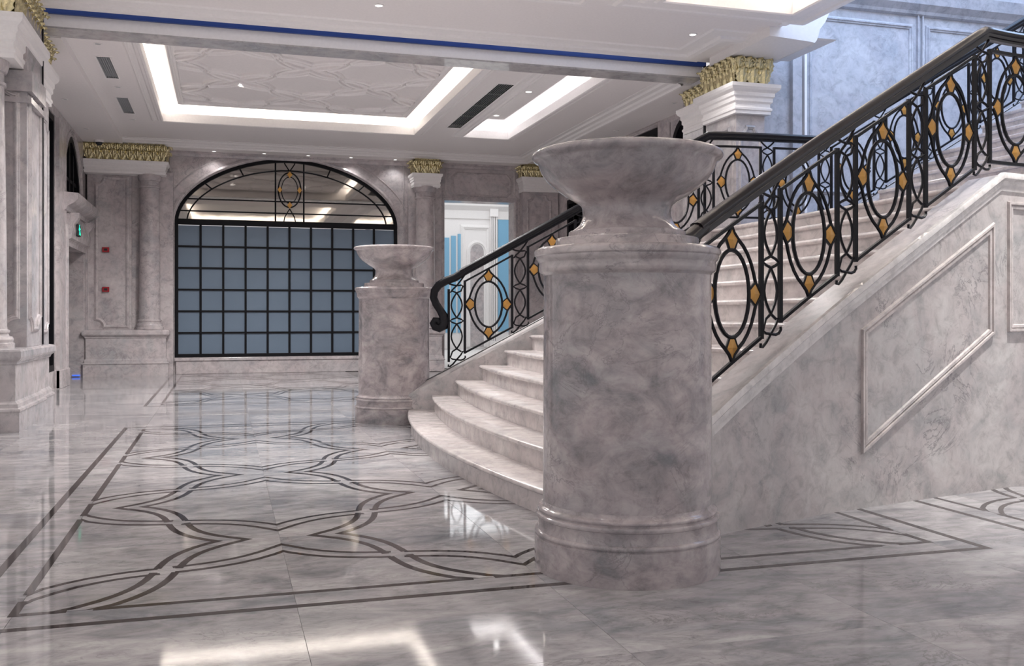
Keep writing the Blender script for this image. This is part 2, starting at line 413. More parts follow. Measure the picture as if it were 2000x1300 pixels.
for dx, dz, a, b_ in ((0, .325, .055, .07), (0, -.325, .055, .07), (-.205, 0, .045, .07), (.205, 0, .045, .07)):
    MB().prism([(1.335+dx-a, 3.87+dz), (1.335+dx, 3.87+dz-b_), (1.335+dx+a, 3.87+dz), (1.335+dx, 3.87+dz+b_)], XZ(GY-.02), -.012, .012).make('diamond_plate', 'amber', win)

# left wall with tall window, doorway and fanlight
DY0, DY1, DZ = 18.35, 20.45, 2.42
AY, AHW, AZ, AH = 19.0, 1.06, 3.32, 1.12
def larch(y): t = min(1, abs((y-AY)/AHW)); return AZ+AH*(1-t**1.7)**(1/1.7)
lw = MB()
lw.box(XL-.3, XL, 12.4, 15.2, 0, 4.9).box(XL-.3, XL, 15.2, 17.2, 0, .3).box(XL-.3, XL, 15.2, 17.2, 4.45, 4.9)
lw.box(XL-.3, XL, 17.2, AY-AHW, 0, 4.9).box(XL-.3, XL, AY+AHW, 21.2, DZ, 4.9).box(XL-.3, XL, DY1, 21.2, 0, DZ).box(XL-.3, XL, AY-AHW, DY0, 0, AZ).box(XL-.3, XL, DY0, AY+AHW, DZ, AZ)
ys = [AY-AHW*math.cos(PI*i/24) for i in range(25)]
for a, c in zip(ys[:-1], ys[1:]):
    lw.add([(XL, a, larch(a)), (XL, c, larch(c)), (XL, c, 4.9), (XL, a, 4.9), (XL-.3, a, larch(a)), (XL-.3, c, larch(c))], [(0, 1, 2, 3), (0, 1, 5, 4)])
wall_left = lw.make('wall_left', 'wall'); wall_left['kind'] = 'structure'
w2 = structure('window_2')
MB().box(XL-.14, XL-.12, 15.2, 17.2, .3, 4.45).make('pane', 'darkglass', w2)
mb = MB(); mb.sweep(rect(15.25, 17.15, .35, 4.40), [(-.05, -.1), (-.05, .0), (.06, .0), (.06, -.1)], YZp(XL-.02), closed=True, pclosed=True); mb.make('frame', 'blackframe', w2)
for y in (15.85, 16.5): MB().box(XL-.12, XL-.06, y-.03, y+.03, .35, 4.4).make('mullion', 'blackframe', w2)
for z in (1.0, 1.7, 2.4, 3.1, 3.8): MB().box(XL-.12, XL-.07, 15.2, 17.2, z-.02, z+.02).make('glazing_bar', 'blackframe', w2)
w3 = structure('window_3')
MB().prism([(y, larch(y)) for y in ys]+[(ys[-1], AZ), (ys[0], AZ)], YZp(XL-.14), 0, .02).make('pane', 'darkglass', w3)
mb = MB(); mb.sweep([(AY-AHW+.03, AZ+.03)]+[(AY-(AHW-.04)*math.cos(PI*i/24), larch(AY-AHW*math.cos(PI*i/24))-.05) for i in range(1, 24)]+[(AY+AHW-.03, AZ+.03)], [(-.06, -.1), (-.06, 0), (.06, 0), (.06, -.1)], YZp(XL-.01), closed=True, pclosed=True); mb.make('frame', 'blackframe', w3)
for y in (18.55, 19.0, 19.45): MB().box(XL-.12, XL-.04, y-.045, y+.045, AZ, larch(y)-.04).make('mullion', 'blackframe', w3)
MB().box(XL-.12, XL-.05, AY-AHW+.05, AY+AHW-.05, 3.62, 3.68).make('glazing_bar', 'blackframe', w3)
mb = MB(); mb.sweep([(ys[0]-.08, AZ)]+[(AY-(AHW+.1)*math.cos(PI*i/24), larch(AY-AHW*math.cos(PI*i/24))+.08) for i in range(1, 24)]+[(ys[-1]+.08, AZ)], mould(1.4), YZp(XL)); mb.make('archivolt_moulding', 'wall', wall_left, smooth=True)
# door recess
d1 = structure('door_1')
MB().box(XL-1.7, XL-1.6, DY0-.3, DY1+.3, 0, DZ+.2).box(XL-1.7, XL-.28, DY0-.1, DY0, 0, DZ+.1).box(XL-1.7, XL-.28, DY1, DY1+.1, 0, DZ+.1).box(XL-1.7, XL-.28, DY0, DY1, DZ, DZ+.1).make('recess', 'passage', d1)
MB().box(XL-.2, XL-.06, DY1-.03, DY1-.01, .02, .045).make('light_strip', 'blueled', d1)
arc = [(-.16, 0), (-.16, .05), (-.13, .06), (-.10, .04), (-.06, .045), (-.03, .025), (0, .025), (0, 0)]
mb = MB(); mb.sweep([(DY0-.02, 0), (DY0-.02, DZ), (DY1+.02, DZ), (DY1+.02, 0)], [(o*2.2, h*1.3) for o, h in arc], YZp(XL)); mb.make('architrave', 'wall', d1)
mb = MB(); mb.prism([(XL, 2.98), (XL+.08, 3.0), (XL+.10, 3.06), (XL+.2, 3.12), (XL+.26, 3.18), (XL+.27, 3.28), (XL, 3.30)], lambda u, v, h: (u, h, v), 17.75, 20.9); mb.make('cornice', 'wall', d1)
mb = MB(); mb.prism([(XL, 2.5), (XL+.10, 2.55), (XL+.12, 2.7), (XL+.06, 2.98), (XL, 2.98)], lambda u, v, h: (u, h, v), 18.2, 20.6); mb.make('frieze', 'wall', d1)
for y in (18.45, 20.35):
    mb = MB(); mb.prism([(XL, 2.55), (XL+.1, 2.58), (XL+.13, 2.7), (XL+.12, 2.8), (XL+.2, 2.92), (XL+.2, 3.0), (XL, 3.0)], lambda u, v, h: (u, h, v), y-.1, y+.1); mb.make('bracket', 'wall', d1)
MB().box(XL, XL+.05, 17.25, 18.0, 0, 4.45).make('trim_1', 'wall')['kind'] = 'structure'
bl = MB().box(XL, XL+.08, 17.25, 18.2, 0, .3).box(XL, XL+.08, 13.3, 15.1, 0, .3).make('baseboard_left', 'wall', bevel=.006); bl['kind'] = 'structure'

# right wall of the far hall
RY = XR
rw = MB(); rw.box(RY, RY+.3, 12.4, 13.95, 0, 4.9).box(RY, RY+.3, 13.95, 15.0, 0, 3.3).box(RY, RY+.3, 13.95, 15.0, 4.5, 4.9).box(RY, RY+.3, 15.0, 15.45, 0, 4.9).box(RY, RY+.3, 15.45, 17.6, 4.5, 4.9).box(RY, RY+.3, 15.45, 17.6, 0, .3)
rw.box(RY, RY+.3, 17.6, 19.0, 0, 4.9).box(RY, RY+.3, 19.0, 20.1, 3.75, 4.9).box(RY, RY+.3, 19.0, 20.1, 0, .3).box(RY, RY+.3, 20.1, 21.2, 0, 4.9)
wall_right = rw.make('wall_right', 'wall'); wall_right['kind'] = 'structure'
for nm, y0, y1, z0, z1 in (('window_4', 15.45, 17.6, .3, 4.5), ('window_5', 19.0, 20.1, .3, 3.75)):
    q = structure(nm)
    MB().box(RY+.14, RY+.16, y0, y1, z0, z1).make('pane', 'darkglass', q)
    mb = MB(); mb.sweep(rect(y0+.05, y1-.05, z0+.05, z1-.05), [(-.05, -.1), (-.05, .02), (.05, .02), (.05, -.1)], YZm(RY), closed=True, pclosed=True); mb.make('frame', 'blackframe', q)
    yc = (y0+y1)/2; MB().box(RY+.06, RY+.12, yc-.03, yc+.03, z0, z1).make('mullion', 'blackframe', q)
    MB().box(RY+.06, RY+.12, y0, y1, z1-.75, z1-.7).make('glazing_bar', 'blackframe', q)
q = structure('window_6')
MB().box(RY+.14, RY+.16, 13.95, 15.0, 3.3, 4.5).make('pane', 'darkglass', q)
pts = [(13.98, 3.3)]+[(14.475-.49*math.cos(PI*i/16), 3.4+1.02*math.sin(PI*i/16)) for i in range(17)]+[(14.97, 3.3)]
mb = MB(); mb.sweep(pts, [(-.05, -.1), (-.05, .03), (.05, .03), (.05, -.1)], YZm(RY), closed=True, pclosed=True); mb.make('frame', 'blackframe', q)
mb = MB()
for (a, za), (c, zc_) in zip(pts[1:-2], pts[2:-1]):
    mb.add([(RY, a, za), (RY, c, zc_), (RY, c, 4.5), (RY, a, 4.5)], [(0, 1, 2, 3)])
mb.make('spandrel', 'wall', wall_right)
mb = MB(); mb.sweep([(15.38, .3), (15.38, 4.56), (17.67, 4.56), (17.67, .3)], mould(1.6), YZm(RY)); mb.make('window_moulding', 'wall', wall_right)

# ------------------------------------------------------------------ ceilings
def plate(mb, x0, x1, y0, y1, z0, z1, holes):
    xs = sorted({x0, x1, *[h[0] for h in holes], *[h[1] for h in holes]}); ys_ = sorted({y0, y1, *[h[2] for h in holes], *[h[3] for h in holes]})
    for a, b_ in zip(xs[:-1], xs[1:]):
        for c, d in zip(ys_[:-1], ys_[1:]):
            mx, my = (a+b_)/2, (c+d)/2
            if any(h[0] < mx < h[1] and h[2] < my < h[3] for h in holes): continue
            mb.box(a, b_, c, d, z0, z1)
ZC = 4.70
COF1 = (-1.04, 3.48, 12.97, 18.15); COF2 = (4.42, 5.33, 12.97, 18.1)
G1 = (3.97, 4.33, 13.98, 17.5)
GS = [(-1.66, -1.49, 14.05, 15.28), (-1.66, -1.49, 16.6, 17.85)]
cl = MB(); plate(cl, XL-.3, XR+.3, 12.94, 21.2, ZC, ZC+.1, [COF1, COF2, G1]+GS)
ceiling = cl.make('ceiling', 'plaster'); ceiling['kind'] = 'structure'
MB().box(XL, -1.92, 12.9, YB, 4.6, ZC).make('side_drop', 'plaster', ceiling)
MB().box(6.5, XR, 12.9, YB, 4.6, ZC).make('side_drop', 'plaster', ceiling)
MB().box(-1.92, 6.5, 20.5, YB, 4.58, ZC).make('back_drop', 'plaster', ceiling)
corn = [(0, .12), (.03, .115), (.05, .09), (.1, .075), (.13, .05), (.2, .04), (.23, .015), (.3, .012), (.3, 0)]
mb = MB(); mb.sweep([(6.5, 12.9), (6.5, 20.5), (-1.92, 20.5)], [(-o, h) for o, h in corn], DN(ZC)); mb.make('cornice_moulding', 'white', ceiling)
mb = MB(); mb.sweep([(XL, YB), (XR, YB)], [(0, .10), (.04, .10), (.06, .05), (.1, .03), (.1, 0)], DN(4.58)); mb.make('cornice_moulding', 'wall', ceiling)
def coffer(c, ztop, zc, mw=.22, parent=ceiling, power=30, col=WARM, ledge=.22, drop=1.0, lights=True, panelz=None, panelin=.3):
    x0, x1, y0, y1 = c
    mb = MB(); k = mw/.22
    prof = [(-.006, -.101), (-.006, .05*drop), (.015, .06*drop), (.03*k, .06*drop), (.04*k, .042*drop), (.075*k, .04*drop), (.1*k, .018*drop), (.15*k, .016*drop), (.16*k, .028*drop), (.185*k, .028*drop), (.2*k, .006), (.22*k, 0)]
    mb.sweep(rect(x0, x1, y0, y1), prof, DN(zc), closed=True); mb.make('coffer_moulding', 'white', parent)
    L = ledge
    mb = MB(); mb.box(x0-L, x1+L, y0-L, y1+L, ztop, ztop+.05).box(x0-L-.05, x0-L, y0-L, y1+L, zc+.1, ztop).box(x1+L, x1+L+.05, y0-L, y1+L, zc+.1, ztop).box(x0-L, x1+L, y0-L-.05, y0-L, zc+.1, ztop).box(x0-L, x1+L, y1+L, y1+L+.05, zc+.1, ztop)
    mb.make('coffer_recess', 'cove', parent)
    if lights:
        e = .07; z = zc+.13
        area('cove_strip_light', (x0-L/2, (y0+y1)/2, z), (PI, 0, 0), e, y1-y0, power*(y1-y0), col)
        area('cove_strip_light', (x1+L/2, (y0+y1)/2, z), (PI, 0, 0), e, y1-y0, power*(y1-y0), col)
        area('cove_strip_light', ((x0+x1)/2, y1+L/2, z), (PI, 0, 0), x1-x0, e, power*(x1-x0), col)
        area('cove_strip_light', ((x0+x1)/2, y0-L/2, z), (PI, 0, 0), x1-x0, e, power*(x1-x0), col)
coffer(COF1, 5.02, ZC, power=4.2)
coffer(COF2, 4.98, ZC, mw=.2, power=3, col=(.97, .96, 1))
# relief panel in the big coffer
PX0, PX1, PY1, PN = -.77, 3.23, 17.6, 5
PY0 = 13.0
panel = thing('ceiling_relief_panel', 'large white ceiling panel with interlaced ogee relief inside the lit cove', 'ceiling panel', (1.23, 15.3, 4.88))
MB().box(PX0, PX1, PY0, PY1, 4.885, 5.02).make('panel_board', 'plaster', panel)
mb = MB(); mb.sweep(rect(PX0, PX1, PY0, PY1), [(.0, -.1), (.0, .035), (-.02, .035), (-.03, .015), (-.06, .012), (-.07, .03), (-.10, .03), (-.11, 0)], DN(4.885), closed=True); mb.make('panel_frame', 'white', panel)
for pts, us, ue, fam in strands(PX0, PY1-5, 1.0, 4, 5, .30):
    pts = [p for p in pts if p[1] > PY0+.08]
    if len(pts) < 2: continue
    p = trim(pts, .03, us, ue)
    if len(p) < 2: continue
    mb = MB()
    for off in (-.05, .05):
        mb.sweep(p, [(off-.027, 0), (off-.022, .03), (off, .046), (off+.022, .03), (off+.027, 0)], DN(4.885), pclosed=True)
    clampv(mb, (PX0+.1, PX1-.1, PY0, PY1-.1))
    mb.make('relief_strand', 'white', panel, smooth=True)
# recessed centre board of the narrow coffer
MB().box(4.55, 5.02, 12.98, 17.3, 4.86, 4.98).make('coffer_board', 'white', ceiling)
# grilles
def grille(x0, x1, y0, y1, lab, n, grp, along='y'):
    t = thing('air_grille', lab, 'air vent', ((x0+x1)/2, (y0+y1)/2, ZC), grp)
    MB().box(x0, x1, y0, y1, ZC+.06, ZC+.09).make('backing', 'dark', t)
    mb = MB(); mb.sweep(rect(x0, x1, y0, y1), [(-.0, -.02), (-.0, .006), (.02, .006), (.02, -.0)], DN(ZC), closed=True); mb.make('frame', 'white', t)
    for k in range(n):
        x = x0+(x1-x0)*(k+.5)/n; w_ = (x1-x0)/n*.42
        MB().add([(x-w_, y0, ZC+.0), (x+w_*.2, y0, ZC+.03), (x+w_*.2, y1, ZC+.03), (x-w_, y1, ZC), (x-w_+.004, y0, ZC), (x+w_*.2+.004, y0, ZC+.03), (x+w_*.2+.004, y1, ZC+.03), (x-w_+.004, y1, ZC)],
                 [(0, 1, 2, 3), (4, 5, 6, 7), (0, 3, 7, 4), (1, 2, 6, 5), (0, 1, 5, 4), (2, 3, 7, 6)]).make('slat', 'grille', t)
    for k in range(1, 4):
        y = y0+(y1-y0)*k/4; MB().box(x0, x1, y-.008, y+.008, ZC+.035, ZC+.05).make('crossbar', 'grille', t)
grille(*GS[0], 'small slatted air vent in the left ceiling strip, nearer the beam', 6, 'small ceiling vents')
grille(*GS[1], 'small slatted air vent in the left ceiling strip, nearer the back wall', 6, 'small ceiling vents')
grille(*G1, 'long dark linear air vent between the two lit ceiling recesses', 10, None)

# near hall ceiling with its own coffers
ZN = 4.80
NA = (-1.2, 3.55, 2.0, 10.0); NB = (4.75, 6.40, 2.0, 9.9)
mb = MB(); plate(mb, -7, 6.66, -3, 12.33, ZN, ZN+.1, [NA, NB]); 
nc = mb.make('ceiling_near', 'plaster'); nc['kind'] = 'structure'
nc.name = 'ceiling.001'
for c_, pw in ((NA, 5), (NB, 5)): coffer(c_, 5.15, ZN, mw=.5, parent=nc, power=pw, col=(1, .90, .80), drop=1.2)
# cornice above the beam line, stepping around the right pier
step = [(0, -.02), (0, .008), (-.10, .008), (-.12, .032), (-.22, .036), (-.25, .058), (-.32, .05), (-.34, .018), (-.52, .016), (-.55, 0)]
mb = MB(); mb.sweep([(-7, 12.33), (6.42, 12.33), (6.42, 11.38), (7.12, 11.38), (7.12, 11.9)], [(-o, h) for o, h in step], DN(ZN)); mb.make('cornice_moulding', 'white', nc)
mb = MB(); mb.prism([(6.5, ZN-.12), (7.10, ZN-.15), (7.14, ZN-.16), (7.17, ZN-.13), (7.2, ZN-.06), (7.22, ZN+.02), (7.30, ZN+.12), (7.37, ZN+.26), (7.39, ZN+.4), (7.39, 6.2), (6.5, 6.2)], lambda u, v, h: (u, h, v), 10.55, 12.1); mb.make('hall_cornice', 'white', nc)
MB().box(6.56, 6.66, 2.0, 10.45, ZN-.02, 6.2).make('void_edge', 'white', nc)
# beam with the blue film in its shutter slot
beam = thing('ceiling_beam', 'long white beam with polished grey underside crossing the hall between the piers', 'beam', (2.3, 12.7, 4.62))
MB().box(-2.08, 6.63, 12.55, 12.95, 4.645, 4.785).make('beam_face', 'white', beam)
MB().box(-2.08, 6.63, 12.56, 12.94, 4.625, 4.645).make('underside', 'soffit', beam)
MB().box(-2.08, 6.66, 12.50, 12.54, 4.785, 4.86).make('blue_film', 'blue', beam, label='deep blue protective film strip')
MB().box(-2.08, 6.63, 12.56, 12.95, 4.785, 5.0).make('upper_beam', 'white', beam)
MB().box(-7, 7.1, 12.97, 13.0, 5.0, 8).make('wall_over_beam', 'wall')['kind'] = 'structure'

# ------------------------------------------------------------------ gilded capitals
def leaf_mesh(name, wd, h, curl, mtl='gold'):
    mb = MB(); nu, nv = 12, 12; rows = []
    for j in range(nv+1):
        v = j/nv
        wv = (.50+.62*math.sin(PI*min(1, v*1.02)**.9)) * (1-.35*v**3) * (1+.14*math.cos(v*PI*8))
        if v > .93: wv *= .6
        # stem rises, leans out and its tip rolls over outwards
        if v < .72: z = h*v/.80; out = .006+curl*.55*(v/.72)**2.4
        else:
            a = (v-.72)/.28*PI*1.05; rr = h*.115
            z = h*.9+rr*math.sin(a); out = .006+curl*.55+rr*(1-math.cos(a))
        rows.append([])
        for i in range(nu+1):
            u = -1+2*i/nu
            ridge = .020*math.exp(-(u*5)**2)+.010*(.5+.5*math.cos(abs(u)*PI*4.2-v*5))*min(1, v*3)
            drop = .05*h*abs(u)**1.5*(.4+v)
            rows[-1].append((u*wv*wd/2, -(out+ridge+.012*(1-u*u)), z-drop))
    mb.grid(rows)
    o = mb.make(name, mtl, smooth=True); me = o.data; bpy.data.objects.remove(o); return me
def volute_mesh(r, flip=1):
    mb = MB(); pts = []; rad = []
    for k in range(28):
        t = k/27; a = PI*.5-flip*t*PI*3.2; rr = r*(1-.82*t)
        pts.append((rr*math.cos(a), -.015-.02*t, rr*math.sin(a))); rad.append(r*.16*(1-.4*t))
    mb.tube(pts, rad, 5); mb.lathe(0, 0, [(0, 0)], 3) if False else None
    o = mb.make('volute', 'gold', smooth=True); me = o.data; bpy.data.objects.remove(o); return me
LEAF = {}
def put(me, name, parent, loc, rz, sc=(1, 1, 1)):
    o = bpy.data.objects.new(name, me); COL.objects.link(o); o.parent = parent
    o.matrix_parent_inverse = Matrix.Translation(parent.matrix_world.translation).inverted() if False else Matrix()
    o.location = loc; o.rotation_euler = (0, 0, rz); o.scale = sc
    return o
def capital(t, x0, x1, y0, y1, z0, z1, faces, pitch=.17):
    h = z1-z0
    base = MB()
    e = .03
    rows = []
    for z, g in ((z0, -e), (z0+h*.12, -e*.9), (z0+h*.6, -e*.5), (z0+h*.86, .0), (z0+h*.9, .015), (z1, .015)):
        rows.append([(x0-g, y0-g, z), (x1+g, y0-g, z), (x1+g, y1+g, z), (x0-g, y1+g, z)])
    base.grid(rows, cv=True); cp = base.make('capital', 'gold', t)
    key = round(h, 2)
    if key not in LEAF: LEAF[key] = (leaf_mesh('acanthus_leaf', pitch*1.05, h*.50, .055), leaf_mesh('acanthus_leaf', pitch*1.0, h*.46, .075), volute_mesh(h*.15, 1), volute_mesh(h*.15, -1))
    LA, LBm, VA, VB = LEAF[key]
    for f in faces:
        if f == 'front': L_ = x1-x0; base_pt = lambda s: (x0+s, y0-.0); rz = 0
        elif f == 'left': L_ = y1-y0; base_pt = lambda s: (x0-.0, y1-s); rz = -PI/2
        elif f == 'right': L_ = y1-y0; base_pt = lambda s: (x1+.0, y0+s); rz = PI/2
        n_ = max(1, round(L_/pitch)); pp = L_/n_
        lp = t.location
        for k in range(n_):
            bx, by = base_pt(pp*(k+.5)); put(LA, 'acanthus_leaf', cp, (bx, by, z0+.01), rz, (pp/pitch, 1, 1))
        for k in range(n_+1):
            bx, by = base_pt(min(L_-.02, max(.02, pp*k))); put(LBm, 'acanthus_leaf', cp, (bx, by, z0+h*.36), rz, (pp/pitch*.9, 1.1, 1))
        for k in range(n_):
            for q, vm in ((-.25, VA), (.25, VB)):
                bx, by = base_pt(pp*(k+.5+q))
                nx_, ny_ = {'front': (0, -1), 'left': (-1, 0), 'right': (1, 0)}[f]
                put(vm, 'volute', cp, (bx+nx_*.03, by+ny_*.03, z0+h*.79), rz)
    # children of the capital share its origin offset
    return cp
ENT = [(0, 0), (.02, .0), (.02, .10), (.035, .13), (.035, .2), (.015, .24), (.015, .36), (.04, .42), (.04, .55), (.06, .6), (.06, .72), (.10, .8), (.12, .88), (.12, 1.0), (0, 1.0)]
def entab(t, x0, x1, y0, y1, z0, z1, m='white', k=1.0):
    mb = MB(); h = z1-z0
    mb.sweep([(x0, y0), (x1, y0), (x1, y1), (x0, y1)], [(o*k-.0, z*h) for o, z in ENT], UP(z0), closed=True)
    mb.box(x0, x1, y0, y1, z0, z1)
    return mb.make('entablature', m, t)
def plinth(t, x0, x1, y0, y1, z0, zs, zt, z1, m='wall'):
    """skirting up to zs, die up to zt, cap up to z1"""
    mb = MB(); R4 = [(x0, y0), (x1, y0), (x1, y1), (x0, y1)]
    mb.sweep(R4, [(0, z0), (.045, z0), (.045, zs-.07), (.06, zs-.05), (.055, zs-.03), (.03, zs-.02), (.028, zs+.02), (.012, zs+.035), (0, zs+.05), (0, zt-.03), (.015, zt-.02), (.02, zt), (.055, zt+.03), (.065, zt+.05), (.065, z1-.03), (.05, z1-.01), (0, z1)], UP(0), closed=True)
    mb.box(x0, x1, y0, y1, z1-.02, z1)
    return mb.make('plinth', m, t)
def column(t, cx, cy, r, z0, z1, m='wall'):
    h = z1-z0
    prof = [(0, z0), (r*1.32, z0), (r*1.32, z0+.05), (r*1.25, z0+.06), (r*1.28, z0+.09), (r*1.22, z0+.12), (r*1.08, z0+.13), (r*1.06, z0+.15), (r*1.12, z0+.165), (r*1.12, z0+.185), (r*1.02, z0+.2), (r, z0+.23)]
    for k in range(1, 7): prof.append((r*(1-.11*(k/6)**1.6), z0+.23+(h-.5)*k/6))
    q = r*.89
    prof += [(q*1.1, z1-.26), (q*1.1, z1-.23), (q*1.0, z1-.22), (q*1.0, z1-.13), (q*1.12, z1-.12), (q*1.2, z1-.07), (q*1.22, z1-.05), (q*1.22, z1), (0, z1)]
    return MB().lathe(cx, cy, prof, 40).make('column_shaft', m, t, smooth=True)

# left pier
t = thing('entrance_pier', 'grey marble pier with round column, white entablature and gold capital at far left', 'pier', (-2.6, 11.6, 0))
MB().box(-3.4, -2.05, 11.5, 12.42, .86, 4.8).make('pier_shaft', 'pier', t)
mb = MB(); mb.sweep(notched(11.62, 12.25, 1.05, 3.72, .14), mould(1.1), YZp(-2.05), closed=True); mb.make('panel_moulding', 'pier', t)
mb = MB(); mb.sweep(notched(-3.0, -2.15, 1.05, 3.72, .14), mould(1.1), XZ(11.5), closed=True); mb.make('panel_moulding', 'pier', t)
MB().box(-3.3, -2.0, 11.47, 12.3, 3.5, 3.56).box(-3.3, -1.99, 11.45, 12.3, 3.62, 3.84).make('necking', 'pier', t)
plinth(t, -3.4, -2.06, 10.95, 12.38, 0, .27, .72, .86, 'pier')
column(t, -2.42, 11.19, .235, .86, 3.86, 'pier')
entab(t, -3.4, -2.10, 11.02, 12.40, 3.86, 4.31)
capital(t, -3.4, -2.10, 11.06, 12.38, 4.31, 4.80, ('front', 'right'))
MB().box(-2.06, -2.035, 12.40, 12.44, 0.86, 4.8).make('shutter_track', 'iron', t, label='dark vertical shutter track')
# second left pier behind the track
t = thing('inner_pier', 'narrow marble pier with small gold capital just behind the far left pier', 'pier', (-2.4, 13.0, 0))
MB().box(-2.64, -2.12, 12.5, 13.3, .8, 4.6).make('pier_shaft', 'pier', t)
mb = MB(); mb.sweep(notched(12.62, 13.2, 1.0, 3.6, .1), mould(.9), YZp(-2.12), closed=True); mb.make('panel_moulding', 'pier', t)
plinth(t, -2.64, -2.14, 12.46, 13.45, 0, .25, .70, .84, 'pier')
entab(t, -2.64, -2.13, 12.5, 13.45, 3.86, 4.27, k=.8)
capital(t, -2.64, -2.14, 12.5, 13.4, 4.27, 4.62, ('right',))
# right pier and its rear neighbour
t = thing('stair_hall_pier', 'marble pier with white entablature and gold capital standing behind the stair landing', 'pier', (6.8, 11.9, 0))
MB().box(6.62, 7.05, 11.58, 12.42, 0, 4.7).make('pier_shaft', 'pier', t)
mb = MB(); mb.sweep(notched(6.68, 6.99, .9, 3.75, .1), mould(.9), XZ(11.58), closed=True); mb.make('panel_moulding', 'pier', t)
mb = MB(); mb.sweep(notched(11.66, 12.34, .9, 3.75, .1), mould(.9), YZm(6.62), closed=True); mb.make('panel_moulding', 'pier', t)
entab(t, 6.58, 7.08, 11.52, 12.4, 3.92, 4.31)
capital(t, 6.58, 7.08, 11.52, 12.4, 4.31, 4.74, ('front', 'left'))
MB().box(6.60, 6.625, 12.44, 12.48, 0, 4.78).make('shutter_track', 'iron', t, label='dark vertical shutter track')
t = thing('rear_pier', 'marble pier with small gold capital just behind the stair hall pier', 'pier', (6.9, 13.0, 0))
MB().box(6.72, 7.3, 12.5, 13.35, 0, 4.6).make('pier_shaft', 'pier', t)
mb = MB(); mb.sweep(notched(12.6, 13.25, .9, 3.7, .1), mould(.9), YZm(6.72), closed=True); mb.make('panel_moulding', 'pier', t)
entab(t, 6.72, 7.3, 12.5, 13.3, 3.95, 4.33, k=.8)
capital(t, 6.74, 7.3, 12.5, 13.3, 4.33, 4.62, ('left', 'front'))
# corner unit of the back wall
t = thing('corner_column_bay', 'back left corner bay with panelled pilaster, round column and wide gold capital on a plinth', 'column', (-1.9, 20.7, 0))
MB().box(-2.62, -1.0, 20.78, 20.94, 0, 4.1).make('backing', 'wall', t)
MB().box(-2.60, -1.78, 20.70, 20.80, .9, 4.02).make('pilaster', 'wall', t)
mb = MB(); mb.sweep(notched(-2.44, -1.86, .98, 3.95, .15, (1, 0, 0, 1)), mould(1.2), XZ(20.70), closed=True); mb.make('panel_moulding', 'wall', t)
plinth(t, -2.60, -1.12, 20.42, 20.92, 0, .30, .78, .92)
column(t, -1.44, 20.64, .205, .92, 4.02)
entab(t, -2.62, -1.14, 20.46, 20.9, 4.01, 4.27, k=.6)
capital(t, -2.62, -1.13, 20.48, 20.9, 4.27, 4.66, ('front', 'right'), .155)
t = thing('window_column', 'slim round marble column with gold capital right of the arched window', 'column', (4.17, 20.7, 0))
MB().box(3.86, 4.60, 20.82, 20.94, 0, 4.1).make('backing', 'wall', t)
plinth(t, 3.9, 4.52, 20.42, 20.92, 0, .30, .78, .92)
column(t, 4.2, 20.66, .225, .92, 4.0)
entab(t, 3.93, 4.48, 20.46, 20.9, 3.98, 4.27, k=.5)
capital(t, 3.95, 4.46, 20.48, 20.9, 4.27, 4.60, ('front', 'left', 'right'), .15)
t = thing('end_pilaster', 'marble pilaster with gold capital right of the bright doorway', 'column', (6.85, 20.75, 0))
MB().box(6.44, 7.28, 20.68, 20.94, 0, 4.05).make('pilaster', 'wall', t)
mb = MB(); mb.sweep(notched(6.56, 7.1, 1.0, 3.9, .12), mould(1.0), XZ(20.68), closed=True); mb.make('panel_moulding', 'wall', t)
entab(t, 6.42, 7.28, 20.56, 20.9, 3.98, 4.3, k=.5)
capital(t, 6.42, 7.28, 20.58, 20.9, 4.3, 4.60, ('front', 'left'), .15)

# call points, exit sign, camera
for z, lab in ((2.51, 'small red wall box on the left pilaster, upper of two'), (1.72, 'small red wall box on the left pilaster, lower of two')):
    t = thing('alarm_call_point', lab, 'alarm', (-2.26, 20.70, z), 'red wall boxes')
    MB().box(-.065+-2.26, .065-2.26, 20.65, 20.70, z-.05, z+.05).make('box', 'red', t, bevel=.006)
    MB().box(-2.29, -2.23, 20.642, 20.65, z-.02, z+.02).make('button', 'dark', t)
t = thing('exit_sign', 'lit green running figure sign over the left doorway', 'exit sign', (XL+.16, 19.35, 2.8))
MB().box(XL+.11, XL+.15, 18.62, 18.98, 2.62, 2.83).make('housing', 'dark', t, bevel=.005)
f = lambda u, v, h: (XL+.151+h, 18.80+(u-19.34)*.72, 2.725+(v-2.77)*.78)
mb = MB()
mb.prism([(19.31+.04*math.cos(k*PI/4), 2.875+.03*math.sin(k*PI/4)) for k in range(8)], f, 0, .003)
mb.prism([(19.26, 2.84), (19.36, 2.84), (19.42, 2.75), (19.32, 2.75)], f, 0, .003)
mb.prism([(19.32, 2.76), (19.40, 2.76), (19.50, 2.68), (19.46, 2.66)], f, 0, .003)
mb.prism([(19.32, 2.76), (19.38, 2.76), (19.30, 2.665), (19.24, 2.665)], f, 0, .003)
mb.prism([(19.26, 2.84), (19.28, 2.82), (19.20, 2.76), (19.18, 2.78)], f, 0, .003)
mb.prism([(19.36, 2.83), (19.38, 2.80), (19.47, 2.80), (19.47, 2.82)], f, 0, .003)
mb.make('running_figure', 'exit', t)
t = thing('ceiling_camera', 'small dark dome camera on the left ceiling strip above the gold frieze', 'camera', (-2.33, 20.2, 4.6))
MB().lathe(-2.33, 20.2, [(0, 4.6), (.09, 4.6), (.09, 4.575), (.07, 4.56)], 20).make('mount', 'white', t, smooth=True)
MB().lathe(-2.33, 20.2, [(.065, 4.565), (.06, 4.53), (.035, 4.505), (0, 4.5)], 20).make('dome', 'dark', t, smooth=True)

